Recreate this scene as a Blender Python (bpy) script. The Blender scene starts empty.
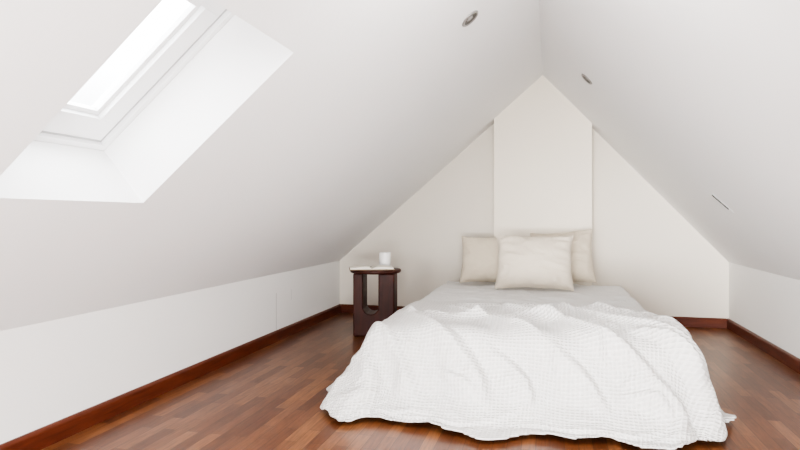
import bpy, bmesh, math, time
import numpy as np
from mathutils import Vector, Matrix, noise
C = bpy.context
scene = C.scene
coll = scene.collection
scene.view_settings.view_transform = 'AgX'
try: scene.view_settings.look = 'AgX - Medium High Contrast'
except Exception as e_: print(e_)
H = 0.92
XL, XR, YB, YF = -1.97, 1.436, 5.48, -1.6
ZL, ZR_ = 0.498, 0.544
XC, ZC = -0.06, 2.14

# ---------------------------------------------------------------- materials
def new_mat(name):
    m = bpy.data.materials.new(name); m.use_nodes = True
    return m, m.node_tree.nodes, m.node_tree.links, m.node_tree.nodes['Principled BSDF']
def plaster(name, col, bump=0.05, scale=60, rough=0.9):
    m, N, L, b = new_mat(name)
    b.inputs['Roughness'].default_value = rough
    tc = N.new('ShaderNodeTexCoord')
    n1 = N.new('ShaderNodeTexNoise'); n1.inputs['Scale'].default_value = 1.3; n1.inputs['Detail'].default_value = 3
    L.new(tc.outputs['Object'], n1.inputs['Vector'])
    r = N.new('ShaderNodeValToRGB')
    r.color_ramp.elements[0].position = 0.3; r.color_ramp.elements[1].position = 0.7
    r.color_ramp.elements[0].color = (*[c*0.985 for c in col], 1); r.color_ramp.elements[1].color = (*col, 1)
    L.new(n1.outputs['Fac'], r.inputs['Fac']); L.new(r.outputs['Color'], b.inputs['Base Color'])
    n2 = N.new('ShaderNodeTexNoise'); n2.inputs['Scale'].default_value = scale; n2.inputs['Detail'].default_value = 4
    L.new(tc.outputs['Object'], n2.inputs['Vector'])
    bp = N.new('ShaderNodeBump'); bp.inputs['Strength'].default_value = bump; bp.inputs['Distance'].default_value = 0.01
    L.new(n2.outputs['Fac'], bp.inputs['Height']); L.new(bp.outputs['Normal'], b.inputs['Normal'])
    return m
def simple(name, col, rough=0.5, metal=0.0):
    m, N, L, b = new_mat(name)
    b.inputs['Base Color'].default_value = (*col, 1)
    b.inputs['Roughness'].default_value = rough; b.inputs['Metallic'].default_value = metal
    return m
def wood(name, c1, c2, axis_scale, rough=0.35, bump=0.05, spec=0.5):
    m, N, L, b = new_mat(name)
    tc = N.new('ShaderNodeTexCoord'); mp = N.new('ShaderNodeMapping')
    mp.inputs['Scale'].default_value = axis_scale
    L.new(tc.outputs['Object'], mp.inputs['Vector'])
    n = N.new('ShaderNodeTexNoise'); n.inputs['Scale'].default_value = 4; n.inputs['Detail'].default_value = 6; n.inputs['Distortion'].default_value = 0.6
    L.new(mp.outputs['Vector'], n.inputs['Vector'])
    r = N.new('ShaderNodeValToRGB')
    r.color_ramp.elements[0].position = 0.3; r.color_ramp.elements[1].position = 0.7
    r.color_ramp.elements[0].color = (*c1, 1); r.color_ramp.elements[1].color = (*c2, 1)
    L.new(n.outputs['Fac'], r.inputs['Fac']); L.new(r.outputs['Color'], b.inputs['Base Color'])
    b.inputs['Roughness'].default_value = rough; b.inputs['Specular IOR Level'].default_value = spec
    bp = N.new('ShaderNodeBump'); bp.inputs['Strength'].default_value = bump; bp.inputs['Distance'].default_value = 0.005
    L.new(n.outputs['Fac'], bp.inputs['Height']); L.new(bp.outputs['Normal'], b.inputs['Normal'])
    return m
def parquet():
    m, N, L, b = new_mat('merbau_parquet')
    tc = N.new('ShaderNodeTexCoord')
    mp = N.new('ShaderNodeMapping'); mp.inputs['Rotation'].default_value = (0, 0, math.pi/2)
    L.new(tc.outputs['Object'], mp.inputs['Vector'])
    br = N.new('ShaderNodeTexBrick')
    br.offset = 0.37; br.offset_frequency = 2
    br.inputs['Scale'].default_value = 1.0
    br.inputs['Brick Width'].default_value = 0.38; br.inputs['Row Height'].default_value = 0.056
    br.inputs['Mortar Size'].default_value = 0.0011; br.inputs['Mortar Smooth'].default_value = 0.1
    br.inputs['Color1'].default_value = (0, 0, 0, 1); br.inputs['Color2'].default_value = (1, 1, 1, 1)
    br.inputs['Mortar'].default_value = (0.2, 0.2, 0.2, 1)
    L.new(mp.outputs['Vector'], br.inputs['Vector'])
    r = N.new('ShaderNodeValToRGB')
    e = r.color_ramp.elements
    e[0].position = 0.0; e[0].color = (0.088, 0.028, 0.0108, 1)
    e[1].position = 1.0; e[1].color = (0.200, 0.081, 0.032, 1)
    k = e.new(0.5); k.color = (0.130, 0.0455, 0.0172, 1)
    L.new(br.outputs['Color'], r.inputs['Fac'])
    mp2 = N.new('ShaderNodeMapping'); mp2.inputs['Scale'].default_value = (32, 2.4, 1)
    L.new(tc.outputs['Object'], mp2.inputs['Vector'])
    n = N.new('ShaderNodeTexNoise'); n.inputs['Scale'].default_value = 3; n.inputs['Detail'].default_value = 8; n.inputs['Roughness'].default_value = 0.65
    L.new(mp2.outputs['Vector'], n.inputs['Vector'])
    mr = N.new('ShaderNodeMapRange'); mr.inputs['From Min'].default_value = 0.25; mr.inputs['From Max'].default_value = 0.75
    mr.inputs['To Min'].default_value = 0.5; mr.inputs['To Max'].default_value = 1.5
    L.new(n.outputs['Fac'], mr.inputs['Value'])
    mx = N.new('ShaderNodeMix'); mx.data_type = 'RGBA'; mx.blend_type = 'MULTIPLY'; mx.inputs['Factor'].default_value = 1
    L.new(r.outputs['Color'], mx.inputs['A']); L.new(mr.outputs['Result'], mx.inputs['B'])
    mx2 = N.new('ShaderNodeMix'); mx2.data_type = 'RGBA'; mx2.inputs['B'].default_value = (0.03, 0.012, 0.006, 1)
    L.new(br.outputs['Fac'], mx2.inputs['Factor']); L.new(mx.outputs['Result'], mx2.inputs['A'])
    L.new(mx2.outputs['Result'], b.inputs['Base Color'])
    b.inputs['Roughness'].default_value = 0.30
    b.inputs['Specular IOR Level'].default_value = 0.32
    bp = N.new('ShaderNodeBump'); bp.inputs['Strength'].default_value = 0.15; bp.inputs['Distance'].default_value = 0.002; bp.invert = True
    L.new(br.outputs['Fac'], bp.inputs['Height']); L.new(bp.outputs['Normal'], b.inputs['Normal'])
    return m
def linen(name, col, strength=0.25, weave=500, wrinkle=12):
    m, N, L, b = new_mat(name)
    b.inputs['Roughness'].default_value = 0.95
    b.inputs['Sheen Weight'].default_value = 0.1
    tc = N.new('ShaderNodeTexCoord')
    n = N.new('ShaderNodeTexNoise'); n.inputs['Scale'].default_value = weave; n.inputs['Detail'].default_value = 2
    L.new(tc.outputs['Object'], n.inputs['Vector'])
    n2 = N.new('ShaderNodeTexNoise'); n2.inputs['Scale'].default_value = wrinkle; n2.inputs['Detail'].default_value = 4; n2.inputs['Distortion'].default_value = 0.9
    L.new(tc.outputs['Object'], n2.inputs['Vector'])
    r = N.new('ShaderNodeValToRGB')
    r.color_ramp.elements[0].position = 0.3; r.color_ramp.elements[1].position = 0.7
    r.color_ramp.elements[0].color = (*[c*0.93 for c in col], 1); r.color_ramp.elements[1].color = (*col, 1)
    L.new(n.outputs['Fac'], r.inputs['Fac']); L.new(r.outputs['Color'], b.inputs['Base Color'])
    ad = N.new('ShaderNodeMath'); ad.operation = 'MULTIPLY_ADD'; ad.inputs[1].default_value = 0.12
    L.new(n.outputs['Fac'], ad.inputs[0]); L.new(n2.outputs['Fac'], ad.inputs[2])
    bp = N.new('ShaderNodeBump'); bp.inputs['Strength'].default_value = strength; bp.inputs['Distance'].default_value = 0.03
    L.new(ad.outputs[0], bp.inputs['Height']); L.new(bp.outputs['Normal'], b.inputs['Normal'])
    return m
def waffle():
    m, N, L, b = new_mat('waffle_cotton')
    b.inputs['Roughness'].default_value = 0.95
    tc = N.new('ShaderNodeTexCoord')
    sep = N.new('ShaderNodeSeparateXYZ'); L.new(tc.outputs['UV'], sep.inputs[0])
    cell = 0.0185
    outs = []
    for ax in ('X', 'Y'):
        mu = N.new('ShaderNodeMath'); mu.operation = 'MULTIPLY'; mu.inputs[1].default_value = math.pi / cell
        L.new(sep.outputs[ax], mu.inputs[0])
        s = N.new('ShaderNodeMath'); s.operation = 'SINE'; L.new(mu.outputs[0], s.inputs[0])
        a = N.new('ShaderNodeMath'); a.operation = 'ABSOLUTE'; L.new(s.outputs[0], a.inputs[0])
        outs.append(a)
    mul = N.new('ShaderNodeMath'); mul.operation = 'MULTIPLY'
    L.new(outs[0].outputs[0], mul.inputs[0]); L.new(outs[1].outputs[0], mul.inputs[1])
    r = N.new('ShaderNodeValToRGB')
    r.color_ramp.elements[0].position = 0.2; r.color_ramp.elements[1].position = 0.9
    r.color_ramp.elements[0].color = (0.755, 0.74, 0.72, 1); r.color_ramp.elements[1].color = (0.67, 0.657, 0.64, 1)
    L.new(mul.outputs[0], r.inputs['Fac']); L.new(r.outputs['Color'], b.inputs['Base Color'])
    bp = N.new('ShaderNodeBump'); bp.invert = True; bp.inputs['Strength'].default_value = 0.85; bp.inputs['Distance'].default_value = 0.006
    L.new(mul.outputs[0], bp.inputs['Height']); L.new(bp.outputs['Normal'], b.inputs['Normal'])
    return m

M_ceil = plaster('ceiling_paint', (0.89, 0.89, 0.89))
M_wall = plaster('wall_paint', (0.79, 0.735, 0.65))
M_knee = plaster('knee_wall_paint', (0.87, 0.86, 0.84))
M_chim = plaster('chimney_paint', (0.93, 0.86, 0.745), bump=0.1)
M_seam = simple('hatch_seam_paint', (0.66, 0.65, 0.63), 0.8)
M_floor = parquet()
M_base = wood('merbau_skirting', (0.062, 0.012, 0.005), (0.112, 0.025, 0.010), (12, 1.2, 12), 0.4, spec=0.3)
M_basex = wood('merbau_skirting_cross', (0.072, 0.0145, 0.006), (0.128, 0.029, 0.011), (1.2, 12, 12), 0.4, spec=0.3)
M_winframe = simple('window_white_lacquer', (0.86, 0.865, 0.87), 0.35)
M_gapshade = simple('window_gap_shade', (0.45, 0.45, 0.45), 0.6)  # flat grey for the shadow line painted between frame and sash
M_dark = wood('dark_mahogany', (0.024, 0.0050, 0.0028), (0.050, 0.0100, 0.0050), (6, 6, 1), 0.5, spec=0.3)
M_steel = simple('brushed_steel', (0.35, 0.34, 0.33), 0.35, 0.8)
M_black = simple('lamp_interior', (0.06, 0.055, 0.05), 0.4)
M_slot = simple('vent_slot', (0.05, 0.05, 0.05), 0.8)
M_lens = simple('lamp_lens', (0.3, 0.29, 0.28), 0.15)
M_mug = simple('white_ceramic', (0.92, 0.91, 0.89), 0.25)
M_page = plaster('book_paper', (0.86, 0.82, 0.73), 0.02, 200)
M_cover = simple('book_cover', (0.25, 0.18, 0.11), 0.7)
M_pillow = linen('cream_linen', (0.77, 0.685, 0.565), 0.4, wrinkle=9)
M_pillow2 = linen('beige_linen', (0.67, 0.585, 0.465), 0.4, wrinkle=9)
M_sheet = linen('grey_cotton_sheet', (0.74, 0.73, 0.715), 0.4, 350, wrinkle=12)
M_matt = linen('mattress_ticking', (0.75, 0.75, 0.74), 0.1)
M_oak = wood('bed_base_wood', (0.30, 0.19, 0.10), (0.42, 0.28, 0.16), (2, 10, 10), 0.5)
M_waffle = waffle()

# ---------------------------------------------------------------- helpers
def obj_from(name, verts, faces, mat=None, smooth=False):
    me = bpy.data.meshes.new(name)
    me.from_pydata([tuple(v) for v in verts], [], faces); me.update()
    bm = bmesh.new(); bm.from_mesh(me)
    bmesh.ops.recalc_face_normals(bm, faces=bm.faces); bm.to_mesh(me); bm.free()
    ob = bpy.data.objects.new(name, me); coll.objects.link(ob)
    if mat: me.materials.append(mat)
    if smooth:
        for p in me.polygons: p.use_smooth = True
    return ob
def box_data(x0, x1, y0, y1, z0, z1, off=0):
    v = [(x, y, z) for z in (z0, z1) for y in (y0, y1) for x in (x0, x1)]
    f = [(0, 1, 3, 2), (4, 5, 7, 6), (0, 1, 5, 4), (2, 3, 7, 6), (0, 2, 6, 4), (1, 3, 7, 5)]
    return v, [tuple(i+off for i in q) for q in f]
def boxes(name, lst, mat, bevel=0, xf=None):
    V, F = [], []
    for b in lst:
        v, f = box_data(*b, off=len(V)); V += v; F += f
    if xf: V = [xf(*p) for p in V]
    o = obj_from(name, V, F, mat)
    if bevel:
        m = o.modifiers.new('bev', 'BEVEL'); m.width = bevel; m.segments = 3; m.limit_method = 'ANGLE'
    return o
def prism_y(name, poly, y0, y1, mat):
    n = len(poly)
    V = [(x, y0, z) for x, z in poly] + [(x, y1, z) for x, z in poly]
    F = [tuple(range(n)), tuple(range(n, 2*n))] + [(i, (i+1) % n, n+(i+1) % n, n+i) for i in range(n)]
    return obj_from(name, V, F, mat)
def lathe(name, prof, mat, seg=48, smooth=True):
    V, F = [], []
    n = len(prof)
    for i in range(seg):
        a = 2*math.pi*i/seg
        for r, z in prof: V.append((r*math.cos(a), r*math.sin(a), z))
    for i in range(seg):
        j = (i+1) % seg
        for k in range(n-1):
            F.append((i*n+k, j*n+k, j*n+k+1, i*n+k+1))
    me = bpy.data.meshes.new(name); me.from_pydata(V, [], F)
    bm = bmesh.new(); bm.from_mesh(me)
    bmesh.ops.remove_doubles(bm, verts=bm.verts, dist=1e-6)
    bmesh.ops.recalc_face_normals(bm, faces=bm.faces); bm.to_mesh(me); bm.free()
    ob = bpy.data.objects.new(name, me); coll.objects.link(ob); me.materials.append(mat)
    if smooth:
        for p in me.polygons: p.use_smooth = True
    return ob
def struct(o): o['kind'] = 'structure'; return o
def thing(o, label, cat): o['label'] = label; o['category'] = cat; return o
def parent(ch, p):
    ch.parent = p
    return ch
def empty(name, loc=(0, 0, 0)):
    e = bpy.data.objects.new(name, None); e.location = loc; e.empty_display_size = 0.1
    coll.objects.link(e); return e

# ---------------------------------------------------------------- shell (open towards the rest of the attic behind the camera)
struct(boxes('floor', [(XL-0.1, XR+0.1, YF-0.1, YB+0.1, -0.1, 0)], M_floor))
struct(boxes('wall_left', [(XL-0.1, XL, YF, YB, 0, ZL+0.02)], M_knee))
struct(boxes('wall_right', [(XR, XR+0.1, YF, YB, 0, ZR_+0.02)], M_knee))
gable = [(XL-0.1, 0), (XR+0.1, 0), (XR+0.1, ZR_+0.12), (XC, ZC+0.25), (XL-0.1, ZL+0.12)]
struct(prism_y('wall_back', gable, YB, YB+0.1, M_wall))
def gz(x):
    return (ZL+(x-XL)*(ZC-ZL)/(XC-XL) if x < XC else ZC-(x-XC)*(ZC-ZR_)/(XR-XC))

dL = Vector((XC-XL, 0, ZC-ZL)); SL = dL.length; dL.normalize()
nL = Vector((-dL.z, 0, dL.x))
TH = 0.253
def PL(s, y, n):
    v = Vector((XL, 0, ZL)) + dL*s + nL*n
    return (v.x, y, v.z)
s0, s1, y0, y1 = 0.725, 1.496, 1.235, 1.87
sc_, yc_ = [0, s0, s1, SL], [YF, y0, y1, YB]
V, F = [], []
def vid(i, j, k): return (i*4+j)*2+k
for i in range(4):
    for j in range(4):
        for k in range(2):
            if k == 1 and i == 3: V.append((XC, yc_[j], ZC+0.36))
            else: V.append(PL(sc_[i], yc_[j], TH*k))
for i in range(3):
    for j in range(3):
        if i == 1 and j == 1: continue
        for k in range(2): F.append((vid(i, j, k), vid(i+1, j, k), vid(i+1, j+1, k), vid(i, j+1, k)))
for i in range(3):
    F.append((vid(i, 0, 0), vid(i+1, 0, 0), vid(i+1, 0, 1), vid(i, 0, 1)))
    F.append((vid(i, 3, 0), vid(i+1, 3, 0), vid(i+1, 3, 1), vid(i, 3, 1)))
    F.append((vid(0, i, 0), vid(0, i+1, 0), vid(0, i+1, 1), vid(0, i, 1)))
    F.append((vid(3, i, 0), vid(3, i+1, 0), vid(3, i+1, 1), vid(3, i, 1)))
for a, b in (((1, 1), (2, 1)), ((2, 1), (2, 2)), ((2, 2), (1, 2)), ((1, 2), (1, 1))):
    F.append((vid(*a, 0), vid(*b, 0), vid(*b, 1), vid(*a, 1)))
struct(obj_from('ceiling', V, F, M_ceil))
dR = Vector((XR-XC, 0, ZR_-ZC)); SR = dR.length; dR.normalize()
nR = Vector((-dR.z, 0, dR.x))
if nR.z < 0: nR = -nR
ro = Vector((XR, 0, ZR_)) + nR*TH
struct(prism_y('ceiling.001', [(XC, ZC), (XC, ZC+0.36), (ro.x, ro.z), (XR, ZR_)], YF, YB, M_ceil))
cx0, cx1, cy = -0.476, 0.343, 5.30
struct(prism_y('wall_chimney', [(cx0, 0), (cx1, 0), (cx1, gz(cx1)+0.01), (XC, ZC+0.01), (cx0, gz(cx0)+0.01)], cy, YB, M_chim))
def skirting_prof(t=0.018, h=0.08):
    return [(0, 0), (t, 0), (t, h-0.012), (t-0.004, h-0.004), (t-0.009, h), (0, h)]
def skirt_y(name, x, sgn, ya, yb_):
    return struct(prism_y(name, [(x+sgn*a, z) for a, z in skirting_prof()], ya, yb_, M_base))
skirt_y('baseboard_left', XL, 1, YF, YB)
skirt_y('baseboard_right', XR, -1, YF, YB)
def skirt_x(name, y, xa, xb):
    p = skirting_prof(); n = len(p)
    V = [(xa, y-a, z) for a, z in p] + [(xb, y-a, z) for a, z in p]
    F = [tuple(range(n)), tuple(range(n, 2*n))] + [(i, (i+1) % n, n+(i+1) % n, n+i) for i in range(n)]
    return struct(obj_from(name, V, F, M_basex))
skirt_x('baseboard_back', YB, XL+0.018, cx0)
skirt_x('baseboard_back.001', YB, cx1, XR-0.018)
skirt_x('baseboard_chimney', cy, cx0, cx1)
hx0, hx1 = XL, XL+0.0008
struct(boxes('trim_1', [(hx0, hx1, 4.09, 4.102, 0.08, 0.355), (hx0, hx1, 4.36, 4.366, 0.27, 0.352)], M_seam))

# skylight window
f0 = TH
def ring(sa, sb, ya, yb_, w, n0, n1, wb=None):
    wb = wb or w
    return [(sa, sa+wb, ya, yb_, n0, n1), (sb-w, sb, ya, yb_, n0, n1), (sa+wb, sb-w, ya, ya+w, n0, n1), (sa+wb, sb-w, yb_-w, yb_, n0, n1)]
xfL = lambda s, y, n: PL(s, y, n)
win = struct(boxes('window_1', ring(s0-0.04, s1+0.04, y0-0.04, y1+0.04, 0.062, f0+0.001, f0+0.085), M_winframe, 0.002, xfL))
sash = boxes('sash', ring(s0+0.030, s1-0.030, y0+0.030, y1-0.030, 0.082, f0+0.018, f0+0.08, 0.094), M_winframe, 0.002, xfL)
bead = boxes('glazing_bead', ring(s0+0.124, s1-0.112, y0+0.112, y1-0.112, 0.018, f0+0.036, f0+0.056), M_winframe, 0.002, xfL)
gap_ring = boxes('gap_shade', ring(s0+0.0225, s1-0.0225, y0+0.0225, y1-0.0225, 0.007, f0+0.018, f0+0.06), M_gapshade, 0, xfL)  # grey ring put in as the shadow between frame and sash
flap = boxes('ventilation_bar', [(s1-0.09, s1-0.055, y0+0.09, y1-0.09, f0-0.009, f0+0.017)], M_winframe, 0.004, xfL)
mg, N, L, b = new_mat('window_glass')
N.remove(b)
tr = N.new('ShaderNodeBsdfTransparent'); tr.inputs[0].default_value = (0.97, 0.98, 0.98, 1)
gl = N.new('ShaderNodeBsdfGlossy'); gl.inputs['Roughness'].default_value = 0.02
mxs = N.new('ShaderNodeMixShader'); mxs.inputs[0].default_value = 0.05
L.new(tr.outputs[0], mxs.inputs[1]); L.new(gl.outputs[0], mxs.inputs[2]); L.new(mxs.outputs[0], N['Material Output'].inputs[0])
glass = boxes('glass_pane', [(s0+0.124, s1-0.112, y0+0.112, y1-0.112, f0+0.0562, f0+0.060)], mg, 0, xfL)
for c in (sash, bead, gap_ring, flap, glass): parent(c, win)

# ---------------------------------------------------------------- recessed spotlights
def spot(loc, nrm, r, label):
    e = empty('recessed_spotlight', loc)
    e.rotation_euler = Vector(nrm).to_track_quat('Z', 'Y').to_euler()
    c_ = 0.72
    a = lathe('trim_ring', [(r*c_, 0), (r*(c_+0.03), 0.006), (r*0.9, 0.008), (r, 0.003), (r, 0), (r*c_, 0)], M_steel)
    b = lathe('reflector', [(r*(c_+0.02), 0.0045), (r*c_*0.8, 0.0025), (r*c_*0.55, 0.001), (r*c_*0.5, 0.0005), (r*c_*0.5, 0), (r*(c_+0.02), 0)], M_black)
    c = lathe('bulb', [(0, 0.005), (r*c_*0.28, 0.0048), (r*c_*0.45, 0.003), (r*c_*0.47, 0.0)], M_lens)
    for o in (a, b, c): parent(o, e)
    e['group'] = 'recessed ceiling spotlights'
    return thing(e, label, 'ceiling spotlight')
def on_left(x, y): return (x, y, ZL+(x-XL)*(ZC-ZL)/(XC-XL))
def on_right(x, y): return (x, y, ZC-(x-XC)*(ZC-ZR_)/(XR-XC))
spot(on_left(-0.372, 2.87), tuple(-nL), 0.050, 'round steel recessed spotlight in the white sloped ceiling')
spot(on_right(0.235, 4.11), tuple(-nR), 0.048, 'round steel recessed spotlight near the ridge by the chimney')
va, vb = Vector(on_right(0.955, 3.99)), Vector(on_right(1.060, 3.94))
vd = (vb-va).normalized(); vn = -nR; vs = vn.cross(vd).normalized()
def xv(a, b, c): return tuple(va+vd*a+vs*b+vn*c)
vl = (vb-va).length
vent = boxes('slot_vent', [(0, vl, -0.014, 0.014, 0, 0.0015)], M_winframe, 0.0005, xv)
slot = boxes('slot', [(0.002, vl-0.034, -0.006, 0.006, 0.0016, 0.0065)], M_slot, 0, xv)
parent(slot, vent)
thing(vent, 'slim slotted ceiling fitting low on the sloped ceiling', 'ceiling fitting')

# ---------------------------------------------------------------- bed
bx0, bx1, by0, by1 = -0.88, 0.58, 2.86, 5.24
bed = empty('bed', ((bx0+bx1)/2, (by0+by1)/2, 0))
def bedp(o):
    o.parent = bed; o.matrix_parent_inverse = Matrix.Translation(-bed.location); return o
base = bedp(boxes('bed_base', [(bx0+0.03, bx1-0.03, by0+0.04, by1, 0.08, 0.18)], M_oak, 0.01))
for lx in (bx0+0.1, bx1-0.1):
    for ly in (by0+0.15, by1-0.1):
        bedp(boxes('leg', [(lx-0.03, lx+0.03, ly-0.03, ly+0.03, 0, 0.08)], M_oak, 0.004))
mat_ = bedp(boxes('mattress', [(bx0+0.01, bx1-0.01, by0+0.02, by1-0.01, 0.18, 0.325)], M_matt, 0.05))
def wrap(a, half, r):
    s = 1 if a >= 0 else -1; t = abs(a); flat = half-r
    if t <= flat: return a, 0.0
    t -= flat; q = r*math.pi/2
    if t <= q: return s*(flat+r*math.sin(t/r)), r*(1-math.cos(t/r))
    return s*half, r+(t-q)
ZT = 0.352
cxm, cym = (bx0+bx1)/2, (by0+by1)/2
hw, hl, rr = (bx1-bx0)/2+0.012, (by1-by0)/2+0.008, 0.07
nx, ny = 150, 220
V, F = [], []
ax_, ay_ = hw+0.12, hl+0.10
for j in range(ny+1):
    for i in range(nx+1):
        a = -ax_+2*ax_*i/nx; b = -ay_+2*ay_*j/ny
        x, dx = wrap(a, hw, rr); y, dy = wrap(b, hl, rr)
        d = max(dx, dy) if min(dx, dy) > 0 else dx+dy
        p = Vector((a*3.0+b*0.8, b*4.5-a, 0.3))
        w = noise.noise(p)*0.012 + (0.4-abs(noise.noise(Vector((a*1.8-b*1.5, b*5, 2.0)))))*0.022
        w += 0.010*max(0, 1-3*abs(noise.noise(Vector((a*3.2+b*2, b*7-a*2, 5.0)))))**2
        w *= 0.02+0.98*min(1, max(0, (b+0.10)/0.15))
        if dx > rr*0.9: x += (1 if x > 0 else -1)*max(0, w)*0.8
        if dy > rr*0.9: y += (1 if y > 0 else -1)*max(0, w)*0.4
        V.append((cxm+x, cym+y, ZT-d*0.85+w*(1 if d < 0.05 else 0.2)))
for j in range(ny):
    for i in range(nx):
        k = j*(nx+1)+i; F.append((k, k+1, k+nx+2, k+nx+1))
sheet = bedp(obj_from('sheet', V, F, M_sheet, True))
sheet['label'] = 'crumpled light grey cotton sheet'
thing(bed, 'low double bed with grey sheet standing against the chimney breast', 'bed')

# ---------------------------------------------------------------- blanket: laid shape, partly settled as cloth with a little surplus fabric
A0, A1, B0, B1 = -1.40, 1.08, 2.18, 3.80
RX0, RX1, RY0 = -0.805, 0.485, 2.88
st_ = 0.0130
NX = int((A1-A0)/st_); NY = int((B1-B0)/st_)
aa = np.linspace(A0, A1, NX+1); bb = np.linspace(B0, B1, NY+1)
A, B = np.meshgrid(aa, bb)
def nz(P, Q, s, seed):
    out = np.empty(P.shape); pf = P.ravel()*s; qf = Q.ravel()*s; o = out.ravel()
    for i in range(pf.size): o[i] = noise.noise(Vector((pf[i], qf[i], seed)))
    return o.reshape(P.shape)
warp1 = nz(A, B, 2.2, 3.3); warp2 = nz(A, B, 2.2, 8.8)
warp3 = nz(A, B, 6.0, 13.3); warp4 = nz(A, B, 6.0, 18.8)
Aw = A + 0.07*warp1+0.02*warp3; Bw = B + 0.07*warp2+0.02*warp4
def crease(pts, h, w, taper=0.22):
    pts = [np.array(p, float) for p in pts]
    P = []
    ext = [2*pts[0]-pts[1]] + pts + [2*pts[-1]-pts[-2]]
    for k in range(1, len(ext)-2):
        p0, p1, p2, p3 = ext[k-1:k+3]
        for t in np.linspace(0, 1, 8, endpoint=False):
            P.append(0.5*((2*p1)+(-p0+p2)*t+(2*p0-5*p1+4*p2-p3)*t*t+(-p0+3*p1-3*p2+p3)*t**3))
    P.append(pts[-1]); P = np.array(P)
    seg = np.sqrt((np.diff(P, axis=0)**2).sum(1)); cum = np.concatenate([[0], np.cumsum(seg)]); tot = cum[-1]
    best = np.full(A.shape, 1e9); sat = np.zeros(A.shape); side = np.zeros(A.shape)
    for k in range(len(P)-1):
        d = P[k+1]-P[k]; L2 = (d**2).sum()
        t = np.clip(((Aw-P[k][0])*d[0]+(Bw-P[k][1])*d[1])/L2, 0, 1)
        ex = Aw-(P[k][0]+t*d[0]); ey = Bw-(P[k][1]+t*d[1])
        q = np.sqrt(ex*ex+ey*ey); m = q < best
        best = np.where(m, q, best); sat = np.where(m, cum[k]+t*seg[k], sat)
        side = np.where(m, np.sign(d[0]*ey-d[1]*ex), side)
    end = np.clip(np.minimum(sat, tot-sat)/min(taper, tot*0.45), 0, 1)
    end = end*end*(3-2*end)
    ww = np.where(side > 0, w*0.42, w*1.55)
    x = best/ww
    return 1.2*h*end*(np.exp(-x**1.4) - 0.34*np.exp(-((x-2.0)/0.8)**2))
D = np.zeros(A.shape)
CR = [
 ([(-0.66, 3.56), (-0.42, 3.30), (-0.18, 3.05), (0.02, 2.80)], 0.040, 0.042),
 ([(-0.38, 3.60), (-0.12, 3.34), (0.14, 3.04), (0.38, 2.74), (0.54, 2.44)], 0.054, 0.044),
 ([(-0.06, 3.56), (0.20, 3.32), (0.46, 3.04), (0.70, 2.76), (0.84, 2.52)], 0.054, 0.042),
 ([(0.20, 3.58), (0.44, 3.38), (0.68, 3.12), (0.92, 2.86)], 0.048, 0.038),
 ([(-0.80, 3.38), (-0.62, 3.08), (-0.40, 2.78), (-0.24, 2.46)], 0.040, 0.046),
 ([(-0.92, 3.10), (-0.78, 2.86), (-0.60, 2.62), (-0.52, 2.42)], 0.034, 0.040),
 ([(-0.70, 3.66), (-0.35, 3.62), (-0.05, 3.52), (0.25, 3.50), (0.5, 3.54)], 0.026, 0.026),
 ([(-0.80, 3.28), (-0.50, 3.18), (-0.20, 3.28), (0.06, 3.18), (0.30, 3.22)], 0.030, 0.028),
 ([(0.30, 3.46), (0.52, 3.42), (0.78, 3.32)], 0.028, 0.026),
 ([(0.26, 2.98), (0.50, 2.90), (0.72, 2.68)], 0.036, 0.028),
 ([(-0.34, 2.86), (-0.14, 2.64), (-0.02, 2.42)], 0.032, 0.032),
 ([(-0.02, 2.88), (0.16, 2.66), (0.26, 2.44)], 0.034, 0.030),
 ([(0.52, 3.30), (0.78, 3.16), (1.05, 3.02)], 0.036, 0.030),
 ([(0.50, 3.62), (0.74, 3.54), (1.05, 3.46)], 0.028, 0.030),
 ([(-1.30, 3.45), (-1.05, 3.32), (-0.80, 3.20)], 0.030, 0.036),
 ([(-1.30, 3.70), (-1.05, 3.62), (-0.85, 3.48)], 0.028, 0.036),
 ([(-0.05, 3.46), (0.10, 3.40), (0.16, 3.22)], 0.024, 0.020),
 ([(-0.30, 3.20), (-0.12, 3.10), (-0.04, 2.94)], 0.024, 0.020),
 ([(0.12, 3.12), (0.30, 3.10), (0.36, 2.92)], 0.024, 0.020),
 ([(0.46, 3.28), (0.60, 3.24), (0.66, 3.06)], 0.024, 0.020),
 ([(-0.56, 2.70), (-0.40, 2.64), (-0.30, 2.52)], 0.022, 0.020),
 ([(0.26, 2.62), (0.40, 2.60), (0.46, 2.46)], 0.022, 0.020),
]
for c, h, w in CR: D += crease(c, h, w)
r1 = np.clip(1-2*np.abs(nz(A*0.8+B*0.9, B*0.55-A*0.35, 3.0, 5.5)), 0, 1)**3
r2 = np.clip(1-2*np.abs(nz(A*0.9-B*0.3, B*0.8+A*0.5, 4.5, 25.5)), 0, 1)**4
D += 0.012*r1 + 0.007*r2 + 0.007*nz(A, B, 5.0, 1.5)
D = np.maximum(D+0.008, 0.0)
D = D*(1-0.75*np.clip((B-3.58)/0.2, 0, 1)) + 0.012
qx = np.clip(A, RX0, RX1); qy = np.maximum(B, RY0)
ex, ey = A-qx, B-qy
dd = np.sqrt(ex**2+ey**2)+1e-9
nxv, nyv = ex/dd, ey/dd
rA = 0.11; th = np.radians(np.where(ex < 0, 68, 72)-21*np.abs(nyv)); hz = ZT+0.012
def prof(d):
    q = rA*th
    d1 = np.minimum(d, q); x = rA*np.sin(d1/rA); z = rA*(1-np.cos(d1/rA))
    rem = np.maximum(d-q, 0)
    zleft = hz-0.012-rA*(1-np.cos(th))
    ld = zleft/np.sin(th)
    a = np.minimum(rem, ld)
    x = x+a*np.cos(th); z = z+a*np.sin(th)
    x = x+np.maximum(rem-ld, 0)
    return x, z
corner = np.abs(nxv*nyv)*2
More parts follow.
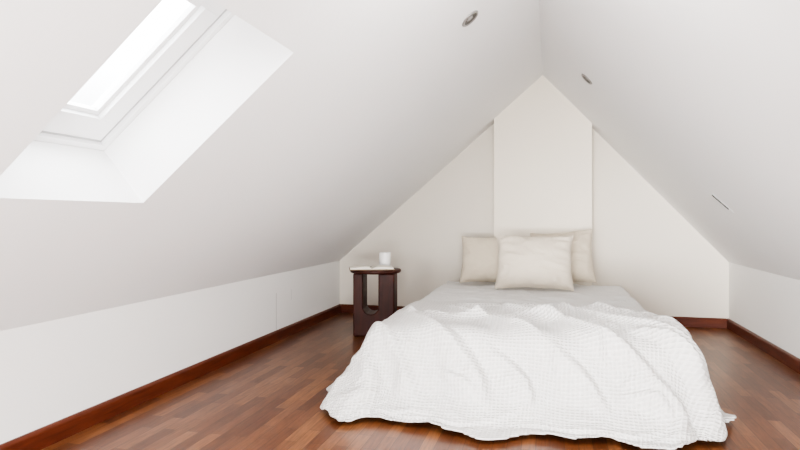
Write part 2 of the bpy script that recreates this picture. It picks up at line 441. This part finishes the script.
maxd = 0.468+0.085*np.abs(nyv)-0.06*corner+0.08*nz(A, B, 2.6, 6.1)+0.025*nz(A, B, 6.0, 16.1)
hxp, vz = prof(dd)
fall = np.clip(vz/0.3, 0, 1)
ang = np.arctan2(ey, ex)
pleat = 0.036*np.sin((A-0.3*(RY0-B))*11+1.3*warp1*3+0.5)*fall + 0.015*np.sin(ang*7)*corner*fall + 0.010*np.sin(A*27+4*warp2)*fall*np.abs(nyv)
X = qx+nxv*(hxp+pleat); Y = qy+nyv*(hxp+pleat); Z = hz-vz
edge = np.clip((B-3.50)/0.3, 0, 1)
Y = Y+edge*(0.05*np.sin(A*2.3+0.6)+0.10*nz(A, B*0, 3.0, 7.7))
P = np.stack([X, Y, Z], -1)
du = np.gradient(P, axis=1); dv = np.gradient(P, axis=0)
Nn = np.cross(du, dv); Nn /= (np.sqrt((Nn**2).sum(-1, keepdims=True))+1e-9)
P = P+Nn*(D)[..., None]
P[..., 2] = np.maximum(P[..., 2], 0.012)
keep = dd < maxd+0.015
F = []
for j in range(NY):
    for i in range(NX):
        if not (keep[j, i] and keep[j+1, i] and keep[j, i+1] and keep[j+1, i+1]): continue
        k = j*(NX+1)+i; F.append((k, k+1, k+NX+2, k+NX+1))
used = sorted({v for f in F for v in f}); remap = {v: i for i, v in enumerate(used)}
F = [tuple(remap[v] for v in f) for f in F]
Pf = P.reshape(-1, 3)[used]; Af = A.ravel()[used]; Bf = B.ravel()[used]
me = bpy.data.meshes.new('cloth'); me.from_pydata(Pf.tolist(), [], F); me.update()
cl = bpy.data.objects.new('cloth', me); coll.objects.link(cl)
cl.shape_key_add(name='Basis', from_mix=False)
rk = cl.shape_key_add(name='rest', from_mix=False)
G = 1.04
for i in range(len(used)): rk.data[i].co = (Pf[i][0]*G, Pf[i][1]*G, Pf[i][2]*G)
rk.value = 0.0
colls = []
c1 = boxes('col_bed', [(bx0+0.0, bx1-0.0, by0+0.01, by1+0.02, 0.03, ZT+0.012)], None)
bmx = bmesh.new(); bmx.from_mesh(c1.data)
bmesh.ops.bevel(bmx, geom=list(bmx.edges), offset=0.07, segments=5, affect='EDGES', profile=0.5)
bmesh.ops.triangulate(bmx, faces=bmx.faces); bmx.to_mesh(c1.data); bmx.free()
c2 = boxes('col_floor', [(-3, 3, 0, 7, -0.3, 0.0)], None)
for c in (c1, c2):
    c.modifiers.new('col', 'COLLISION')
    c.collision.thickness_outer = 0.006; c.collision.cloth_friction = 60; c.collision.damping = 0.8
    colls.append(c)
cm = cl.modifiers.new('cloth', 'CLOTH')
s_ = cm.settings
s_.rest_shape_key = rk
s_.quality = 7; s_.mass = 0.4
s_.tension_stiffness = 20; s_.compression_stiffness = 20; s_.shear_stiffness = 8; s_.bending_stiffness = 2.0
s_.tension_damping = 20; s_.compression_damping = 20; s_.shear_damping = 20; s_.bending_damping = 2.0
s_.air_damping = 6
cs = cm.collision_settings
cs.use_collision = True; cs.collision_quality = 3; cs.distance_min = 0.005
cs.use_self_collision = True; cs.self_distance_min = 0.006; cs.self_friction = 8
NF = 14
cm.point_cache.frame_start = 1; cm.point_cache.frame_end = NF
t0 = time.time()
for f in range(1, NF+1):
    scene.frame_set(f)
    if time.time()-t0 > 150: break
print('CLOTH', f, len(used), time.time()-t0)
me2 = bpy.data.meshes.new_from_object(cl.evaluated_get(C.evaluated_depsgraph_get()))
co = np.array([v.co[:] for v in me2.vertices])
bpy.data.objects.remove(cl)
for c in colls: bpy.data.objects.remove(c)
scene.frame_set(1)
co = 0.42*co + 0.58*Pf
inb = (co[:, 0] > bx0+0.02) & (co[:, 0] < bx1-0.02) & (co[:, 1] > by0+0.04)
co[:, 2] = np.where(inb, np.maximum(co[:, 2], ZT+0.012), np.maximum(co[:, 2], 0.005))
blanket = obj_from('blanket', co.tolist(), F, M_waffle, True)
uvl = blanket.data.uv_layers.new(name='UVMap')
for lp in blanket.data.loops: uvl.data[lp.index].uv = (Af[lp.vertex_index]*G+5, Bf[lp.vertex_index]*G+5)
md = blanket.modifiers.new('sub', 'SUBSURF'); md.levels = 1; md.render_levels = 1
md = blanket.modifiers.new('sol', 'SOLIDIFY'); md.thickness = 0.007; md.offset = 0
thing(blanket, 'rumpled white waffle-weave cotton blanket spilling over the foot of the bed', 'blanket')

# ---------------------------------------------------------------- pillows
def pillow(name, w, h, t, seed, mat, loc, rot, label):
    n = 72
    V, F = [], []
    for side in (1, -1):
        for j in range(n+1):
            for i in range(n+1):
                u = -1+2*i/n; v = -1+2*j/n
                px = u*(1-0.075*(1-v*v)*abs(u)**2.0+0.02*noise.noise(Vector((v*3, seed, 0)))*abs(u)**3)
                pz = v*(1-0.095*(1-u*u)*abs(v)**2.0+0.03*noise.noise(Vector((u*3, seed, 4)))*abs(v)**3)
                prof_ = (max(0, 1-abs(u)**2.5)*max(0, 1-abs(v)**2.5))**0.54
                prof_ *= 1-0.18*v
                ed = min(1-abs(u), 1-abs(v))
                wr = noise.noise(Vector((u*1.6+seed, v*1.6, seed*1.7)))*0.12
                fx = noise.noise(Vector((u*6+seed, seed, v*1.0)))*max(0, abs(v)-0.4)
                fz = noise.noise(Vector((v*6+seed, 9+seed, u*1.0)))*max(0, abs(u)-0.4)
                wr += 0.34*(fx+fz)
                rd = 1-2.2*abs(noise.noise(Vector((u*1.3+v*0.9+seed, v*2.0-u*0.5, seed*2.1))))
                wr += 0.11*max(0, rd)**2.0
                d = t/2*(prof_ + wr*min(1, ed*5))
                if ed < 0.03: d = max(d*0.2, 0.0)
                V.append((px*w/2, -side*d, pz*h/2+h/2))
    m = (n+1)*(n+1)
    for sd in range(2):
        for j in range(n):
            for i in range(n):
                k = sd*m+j*(n+1)+i; F.append((k, k+1, k+n+2, k+n+1))
    me = bpy.data.meshes.new(name); me.from_pydata(V, [], F)
    bm = bmesh.new(); bm.from_mesh(me)
    bmesh.ops.remove_doubles(bm, verts=bm.verts, dist=1e-5)
    bmesh.ops.recalc_face_normals(bm, faces=bm.faces); bm.to_mesh(me); bm.free()
    for p in me.polygons: p.use_smooth = True
    me.materials.append(mat)
    o = bpy.data.objects.new(name, me); coll.objects.link(o)
    s = o.modifiers.new('sub', 'SUBSURF'); s.levels = 1; s.render_levels = 1
    o.location = loc; o.rotation_euler = [math.radians(a) for a in rot]
    o['group'] = 'linen pillows at the head of the bed'
    return thing(o, label, 'pillow')
pillow('pillow', 0.59, 0.445, 0.23, 1.3, M_pillow, (-0.118, 4.60, 0.372), (-22, 0, 0), 'cream linen pillow propped in front of two others')
pillow('pillow.001', 0.52, 0.42, 0.18, 5.1, M_pillow2, (-0.475, 4.97, 0.370), (-22, 0, 2), 'beige linen pillow leaning behind beside the bedside table')
pillow('pillow.002', 0.50, 0.455, 0.18, 8.6, M_pillow2, (0.110, 4.97, 0.382), (-20, -4.5, -3), 'beige linen pillow leaning tilted against the chimney breast')

# ---------------------------------------------------------------- side table
tx, ty = -1.33, 4.53
TT = 0.515
tab = empty('side_table', (tx, ty, 0))
tab.rotation_euler = (0, 0, math.radians(8))
top = lathe('table_top', [(0, TT-0.030), (0.188, TT-0.030), (0.196, TT-0.027), (0.200, TT-0.019), (0.200, TT-0.009), (0.197, TT-0.003), (0.190, TT), (0, TT)], M_dark, 72)
nn = 20; w2_, hwid, zb, zt_, gc = 0.160, 0.060, 0.230, TT-0.030, -0.024
poly = [(-w2_, 0), (w2_, 0), (w2_, zt_), (gc+hwid, zt_)] + [(gc+hwid*math.cos(-math.pi*i/nn), zb+hwid*math.sin(-math.pi*i/nn)) for i in range(nn+1)] + [(gc-hwid, zt_), (-w2_, zt_)]
body = prism_y('table_base', poly, -0.115, 0.115, M_dark)
bv = body.modifiers.new('bev', 'BEVEL'); bv.width = 0.012; bv.segments = 5; bv.limit_method = 'ANGLE'; bv.angle_limit = math.radians(40)
parent(top, tab); parent(body, tab)
thing(tab, 'round dark mahogany side table with arched slab base beside the bed', 'side table')

mug = lathe('mug', [(0, 0.0), (0.034, 0.0), (0.041, 0.004), (0.045, 0.02), (0.047, 0.118), (0.0455, 0.121), (0.043, 0.118), (0.041, 0.02), (0.034, 0.010), (0, 0.008)], M_mug, 48)
mug.location = (tx+0.045, ty+0.11, TT+0.001)
thing(mug, 'small white ceramic cup standing on the dark side table', 'cup')

def open_book():
    e = empty('book', (tx-0.012, ty-0.075, TT+0.001))
    e.rotation_euler = (0, 0, math.radians(20))
    W, D_ = 0.165, 0.18
    def block(sgn):
        n = 14; P = []
        for i in range(n+1):
            t = i/n; P.append((sgn*t*W, 0.007+0.024*(math.sin(min(1, t*3.2)*math.pi/2))*(1-0.6*t)))
        poly = P + [(sgn*W, 0.006), (0, 0.006)]
        return prism_y('page_block', poly, -D_/2, D_/2, M_page)
    a, b = block(1), block(-1)
    cov = boxes('cover', [(-W-0.006, W+0.006, -D_/2-0.006, D_/2+0.006, 0, 0.006)], M_cover, 0.001)
    for o in (a, b, cov): parent(o, e)
    return thing(e, 'open book with cream pages lying on the side table', 'book')
open_book()

# ---------------------------------------------------------------- light
w = bpy.data.worlds.new('World'); scene.world = w; w.use_nodes = True
N = w.node_tree.nodes; L = w.node_tree.links
bg = N['Background']; bg.inputs[0].default_value = (0.97, 0.98, 1.0, 1)
tc = N.new('ShaderNodeTexCoord'); sp = N.new('ShaderNodeSeparateXYZ'); mr = N.new('ShaderNodeMapRange')
mr.inputs['From Min'].default_value = 0.1; mr.inputs['From Max'].default_value = 0.45
mr.inputs['To Min'].default_value = 3.4; mr.inputs['To Max'].default_value = 20.0
L.new(tc.outputs['Generated'], sp.inputs[0]); L.new(sp.outputs['Z'], mr.inputs['Value']); L.new(mr.outputs['Result'], bg.inputs[1])
def area(name, loc, direction, sx, sy, power, col=(1, 1, 1)):
    l = bpy.data.lights.new(name, 'AREA'); l.shape = 'RECTANGLE'; l.size = sx; l.size_y = sy; l.energy = power; l.color = col
    o = bpy.data.objects.new(name, l); coll.objects.link(o); o.location = loc
    o.rotation_euler = Vector(direction).to_track_quat('-Z', 'Y').to_euler()
    return o
area('ridge_fill', (-0.06, 1.6, 1.85), (0, 0.75, -0.4), 0.4, 0.4, 22, (1.0, 0.99, 0.97))  # added fill light under the ridge, out of view, brightens the far end
area('ceiling_fill', (0.1, -0.8, 0.32), (-0.10, 0.92, 0.36), 1.4, 0.4, 125, (1.0, 0.99, 0.98))  # added fill low behind the camera, unseen, lifts the sloped ceilings
sl = bpy.data.lights.new('daylight', 'SUN'); sl.energy = 3.7; sl.angle = math.radians(18); sl.color = (1.0, 0.99, 0.975)
so = bpy.data.objects.new('daylight', sl); coll.objects.link(so); so.location = (0, -4, 1)
so.rotation_euler = Vector((0.22, 1, 0.0)).to_track_quat('-Z', 'Y').to_euler()

# ---------------------------------------------------------------- camera
cam = bpy.data.cameras.new('Camera'); cam.sensor_width = 36; cam.lens = 27; cam.shift_y = -0.01
cam.clip_start = 0.02
co_ = bpy.data.objects.new('Camera', cam); coll.objects.link(co_)
co_.location = (0, 0, H); co_.rotation_euler = (math.radians(90), 0, math.atan(150/600))
scene.camera = co_
